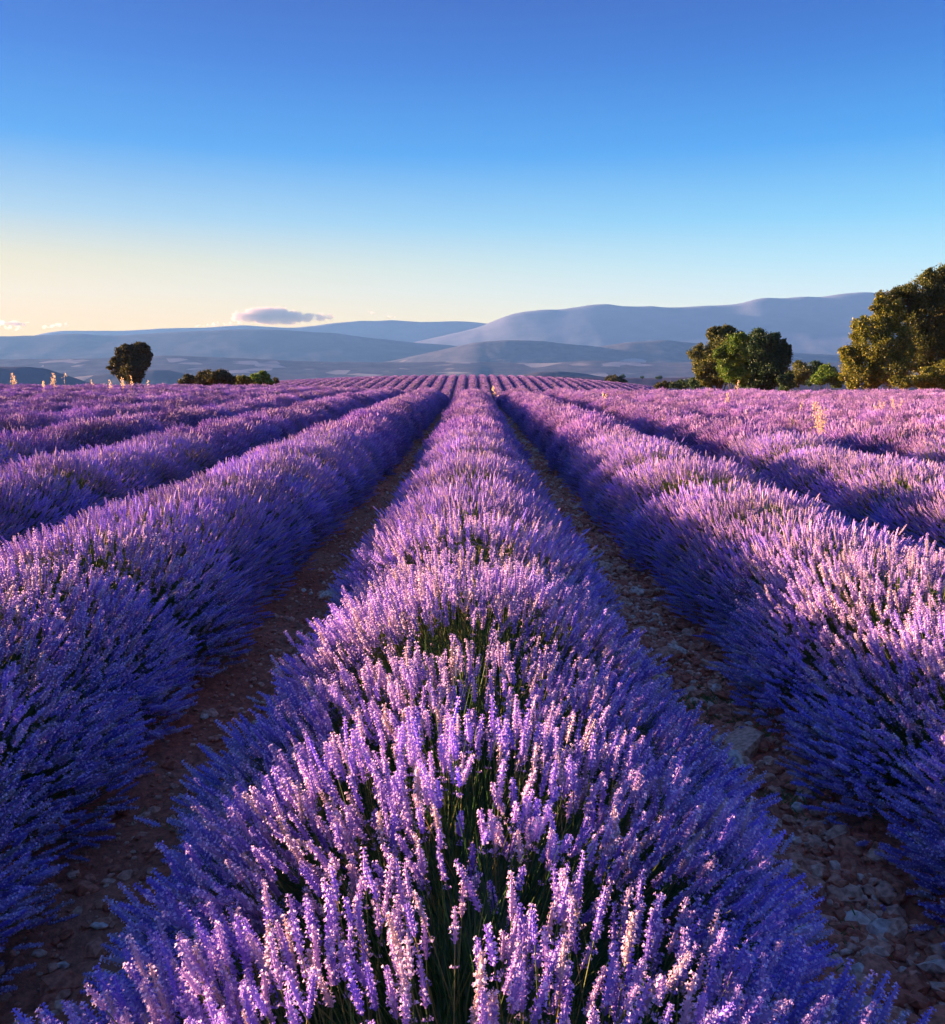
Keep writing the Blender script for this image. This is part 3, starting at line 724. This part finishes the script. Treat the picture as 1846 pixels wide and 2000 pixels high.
tree('lone_tree', 'lone dark rounded tree on the horizon at the left', 'tree', 84,
     [(258, 703, 27, 22), (249, 684, 13, 11), (274, 681, 12, 9), (286, 690, 9, 11), (238, 697, 12, 11), (228, 712, 10, 10), (216, 718, 5, 3), (262, 722, 22, 14), (262, 737, 15, 10), (282, 706, 10, 12), (241, 727, 16, 9), (277, 730, 8, 8)], M['oak'], 262, dens=1.5, leaf=.16, trunk_r=.2)
for a, (bl, lb, mt) in enumerate([([(366, 743, 13, 8), (358, 747, 8, 5)], 'small dark bush at the left end of the horizon bushes', 'oak'),
                                  ([(405, 740, 20, 11), (425, 738, 18, 12), (440, 742, 16, 10), (388, 745, 12, 8)], 'widest dark green bush on the horizon left of centre', 'oak'),
                                  ([(470, 744, 12, 8), (484, 746, 10, 6)], 'low yellow green bush between the widest and the tallest horizon bushes', 'olive'),
                                  ([(508, 738, 14, 10), (498, 745, 12, 8), (520, 745, 10, 8)], 'rounded green bush near the left end of the far rows', 'green'),
                                  ([(538, 744, 6, 4)], 'tiny bush where the far lavender rows begin', 'oak')]):
    tree('bush', lb, 'bush', 66 + a * 2, bl, M[mt], bl[0][0], 'bushes on the left horizon', dens=1.5, leaf=.13, trunk_r=.05)
tree('oak_tree', 'loose brown green tree with a raised top, left of the tree pair', 'tree', 66,
     [(1412, 655, 20, 14), (1395, 652, 12, 9), (1432, 655, 14, 12), (1415, 643, 10, 8), (1410, 675, 26, 18), (1372, 692, 22, 16), (1395, 700, 26, 20), (1378, 715, 24, 14), (1410, 725, 28, 22), (1385, 738, 20, 12), (1430, 700, 24, 24)], M['brown'], 1418, dens=1.15, leaf=.12, bare=8)
tree('evergreen_tree', 'dense dark green round tree, right of the tree pair', 'tree', 60,
     [(1475, 680, 34, 26), (1505, 680, 26, 24), (1490, 665, 24, 14), (1520, 690, 20, 20), (1500, 715, 36, 30), (1470, 715, 32, 28), (1525, 715, 18, 20), (1480, 738, 34, 20), (1512, 738, 24, 18), (1538, 680, 7, 5), (1530, 668, 6, 6)], M['dark'], 1468, dens=1.3, leaf=.12, trunk_r=.17)
tree('young_tree', 'bright green leafy tree in front of the tree pair', 'tree', 58,
     [(1432, 678, 18, 20), (1420, 700, 18, 18), (1405, 692, 10, 9), (1440, 700, 16, 20), (1425, 722, 20, 18), (1445, 735, 16, 14), (1447, 662, 12, 9)], M['green'], 1438, dens=1.3, leaf=.11, trunk_r=.10)
for bl, lb, mt, D in [([(1560, 728, 18, 18), (1550, 740, 14, 14)], 'brown green bush against the right side of the dark tree', 'brown', 72),
                   ([(1590, 722, 16, 14), (1600, 735, 14, 14), (1580, 738, 14, 12)], 'dark bush behind, between the tree pair and the big tree', 'dark', 80),
                   ([(1618, 732, 20, 14), (1600, 742, 12, 8), (1632, 742, 16, 12)], 'rounded light green bush left of the big tree', 'green', 66),
                   ([(1535, 745, 14, 14)], 'low blue green bush at the foot of the dark tree', 'dark', 58),
                   ([(1340, 749, 16, 6), (1322, 752, 10, 4)], 'low dark shrub just left of the tree pair', 'dark', 75),
                   ([(1300, 752, 12, 4), (1285, 754, 8, 3)], 'lowest shrub of the hedge at the right end of the far rows', 'oak', 82),
                   ([(1365, 748, 14, 8)], 'dark shrub under the left branches of the tree pair', 'dark', 68),
                   ([(1200, 741, 13, 6), (1212, 745, 10, 4), (1190, 744, 8, 4)], 'lone round bush beyond the right end of the far lavender rows', 'oak', 190),
                   ([(1217, 735, 4, 3)], 'tiny tree on the scrub plain skyline behind the lone round bush', 'dark', 520),
                   ([(1290, 737, 4, 3), (1285, 738, 4, 2)], 'tiny rounded tree on the scrub plain skyline near the shrubs', 'dark', 520),
                   ([(1254, 737, 3, 2)], 'tiniest tree on the scrub plain skyline between two others', 'dark', 520)]:
    tree('bush', lb, 'bush', D, bl, M[mt], bl[0][0], 'bushes on the right', dens=1.2 if D < 100 else (.25 if D < 300 else .05), leaf=.12 if D < 100 else (.3 if D < 300 else .8), trunk_r=.06)
tree('big_tree', 'tallest olive green tree at the right edge', 'tree', 52,
     [(1835, 560, 34, 34), (1800, 575, 28, 34), (1850, 600, 40, 40), (1765, 590, 30, 22), (1740, 585, 22, 14), (1810, 620, 34, 34), (1860, 650, 40, 50), (1815, 665, 28, 40), (1840, 700, 34, 44), (1820, 730, 30, 28), (1880, 560, 40, 50), (1775, 635, 28, 30), (1785, 680, 30, 34), (1815, 545, 10, 16), (1765, 572, 18, 12)], M['brown'], 1800, dens=.95, leaf=.11, trunk_r=.2, bare=14)
tree('golden_tree', 'broad golden green tree leaning left below the tallest tree', 'tree', 49,
     [(1735, 620, 26, 26), (1705, 640, 26, 22), (1680, 650, 16, 16), (1700, 680, 34, 26), (1665, 690, 20, 22), (1740, 670, 32, 34), (1690, 720, 38, 30), (1670, 735, 24, 20), (1735, 725, 34, 30), (1765, 700, 20, 34), (1672, 632, 8, 8), (1650, 688, 9, 8), (1720, 600, 14, 14)], M['olive'], 1730, dens=1.1, leaf=.11, trunk_r=.16, bare=10)
tree('tree_undergrowth', 'golden leafy shrub at the foot of the tallest tree', 'bush', 46,
     [(1786, 744, 18, 12), (1808, 738, 14, 16), (1838, 732, 22, 24), (1756, 747, 14, 8), (1822, 748, 18, 10), (1868, 742, 20, 14)], M['olive'], 1800, dens=1.2, leaf=.10, trunk_r=.05)

# ------------------------------------------------------------------ dry golden oat grass
M['straw'] = plant_mat('dry_straw', [(0, (.75, .58, .28)), (1, (.85, .70, .40))], .5)
M['seed'] = plant_mat('dry_seed_heads', [(0, (.85, .70, .40)), (1, (.95, .82, .55))], .55, island=True)
def oat(px, py_base, py_top, label, D=None, n=4, spread=.06, cat='grass', group='dry golden wild oats'):
    if D is None: D = .72 * F / (py_base - 725)
    p = at(px, py_base, D); H = (py_base - py_top) / F * D; rd = random.Random(label)
    root = empty('wild_oats', (p.x, p.y, p.z - .3)); tag(root, label, cat, group)
    for s in range(n):
        st = MB(); sd = MB(); a = rd.uniform(0, 6.28); le = rd.uniform(0, spread) * H * 3; L = (H + .3) * rd.uniform(.72, 1) if s else H + .3
        f = lambda t: Vector((math.cos(a) * le * t * t, math.sin(a) * le * t * t, L * t))
        st.tube([f(t) for t in (0, .3, .6, .85, 1)], [.0025, .002, .0018, .0012, .0008], 4, 0)
        sc = max(1, D / 12)
        for q in range(11 if D > 20 else (30 if D < 10 else 20)):
            t = 1 - (H / (H + .3)) * .8 * rd.random(); c = f(t); aa = rd.uniform(0, 6.28); ex = rd.uniform(.2, 1) * H * .42 * (1.12 - t) + .01; e = c + Vector((math.cos(aa) * ex, math.sin(aa) * ex, rd.uniform(-.01, .04)))
            st.tube([c, e], [.0007 * sc, .0005 * sc], 3, 0, cap=False)
            sd.leaf(e, (rd.uniform(-.3, .3), rd.uniform(-.3, .3), -1), (math.cos(aa), math.sin(aa), 0), .020 * sc * rd.uniform(.5, .95), .0044 * sc * .8)
            sd.leaf(e, (rd.uniform(-.3, .3), rd.uniform(-.3, .3), -1), (-math.sin(aa), math.cos(aa), 0), .020 * sc * rd.uniform(.5, .95), .0044 * sc * .8)
        so = link('stalk', st.mesh('stalk', [M['straw']]), root); link('seed_head', sd.mesh('seed_head', [M['seed']]), so)
for a in [(27, 755, 728, 'leftmost tall golden oat clump on the left horizon', 30, 4), (85, 756, 744, 'short golden oat tuft between the leftmost and the twin-topped clumps', 30, 3), (106, 755, 727, 'golden oat clump with the fullest head on the left horizon', 30, 5), (126, 755, 726, 'slim single golden oat stalk beside the fullest clump', 30, 1),
          (180, 755, 740, 'thin leaning oat stalk left of the lone tree', 30, 1), (215, 756, 741, 'low golden oats at the left foot of the lone tree', 30, 3), (240, 756, 737, 'bright golden oats right in front of the lone tree', 30, 4), (257, 755, 733, 'tall golden oat stalk in front of the lone tree trunk', 30, 2), (290, 755, 743, 'faint oat stalk just right of the lone tree', 30, 1)]:
    oat(*a)
oat(1602, 850, 786, 'tall pale oat clump rising from the second row on the right', 9.6, 6, .12)
oat(1715, 800, 783, 'left half of the pale oats lying over the right-hand row', 15, 3, .3)
oat(1750, 798, 777, 'right half of the pale oats lying over the right-hand row', 15, 3, .3)
oat(1440, 762, 742, 'pale oat stalk standing before the tree pair', 28, 2, .1)
oat(1420, 790, 765, 'small pale oat stalk in the right-hand rows under the tree pair', 18, 2, .1)
oat(1180, 778, 766, 'tiny pale oat at the edge of the right-hand row', 20, 2, .2)
oat(1560, 800, 786, 'bent pale oat tip left of the tall pale clump', 14, 1, .3)
oat(963, 764, 753, 'yellow dry tuft highest in the furrow of the far rise', 118, 6, .15)
oat(966, 772, 765, 'yellow dry tuft in the middle of the furrow of the far rise', 112, 5, .15)
oat(974, 778, 771, 'yellow dry tuft lowest in the furrow of the far rise', 108, 7, .2)
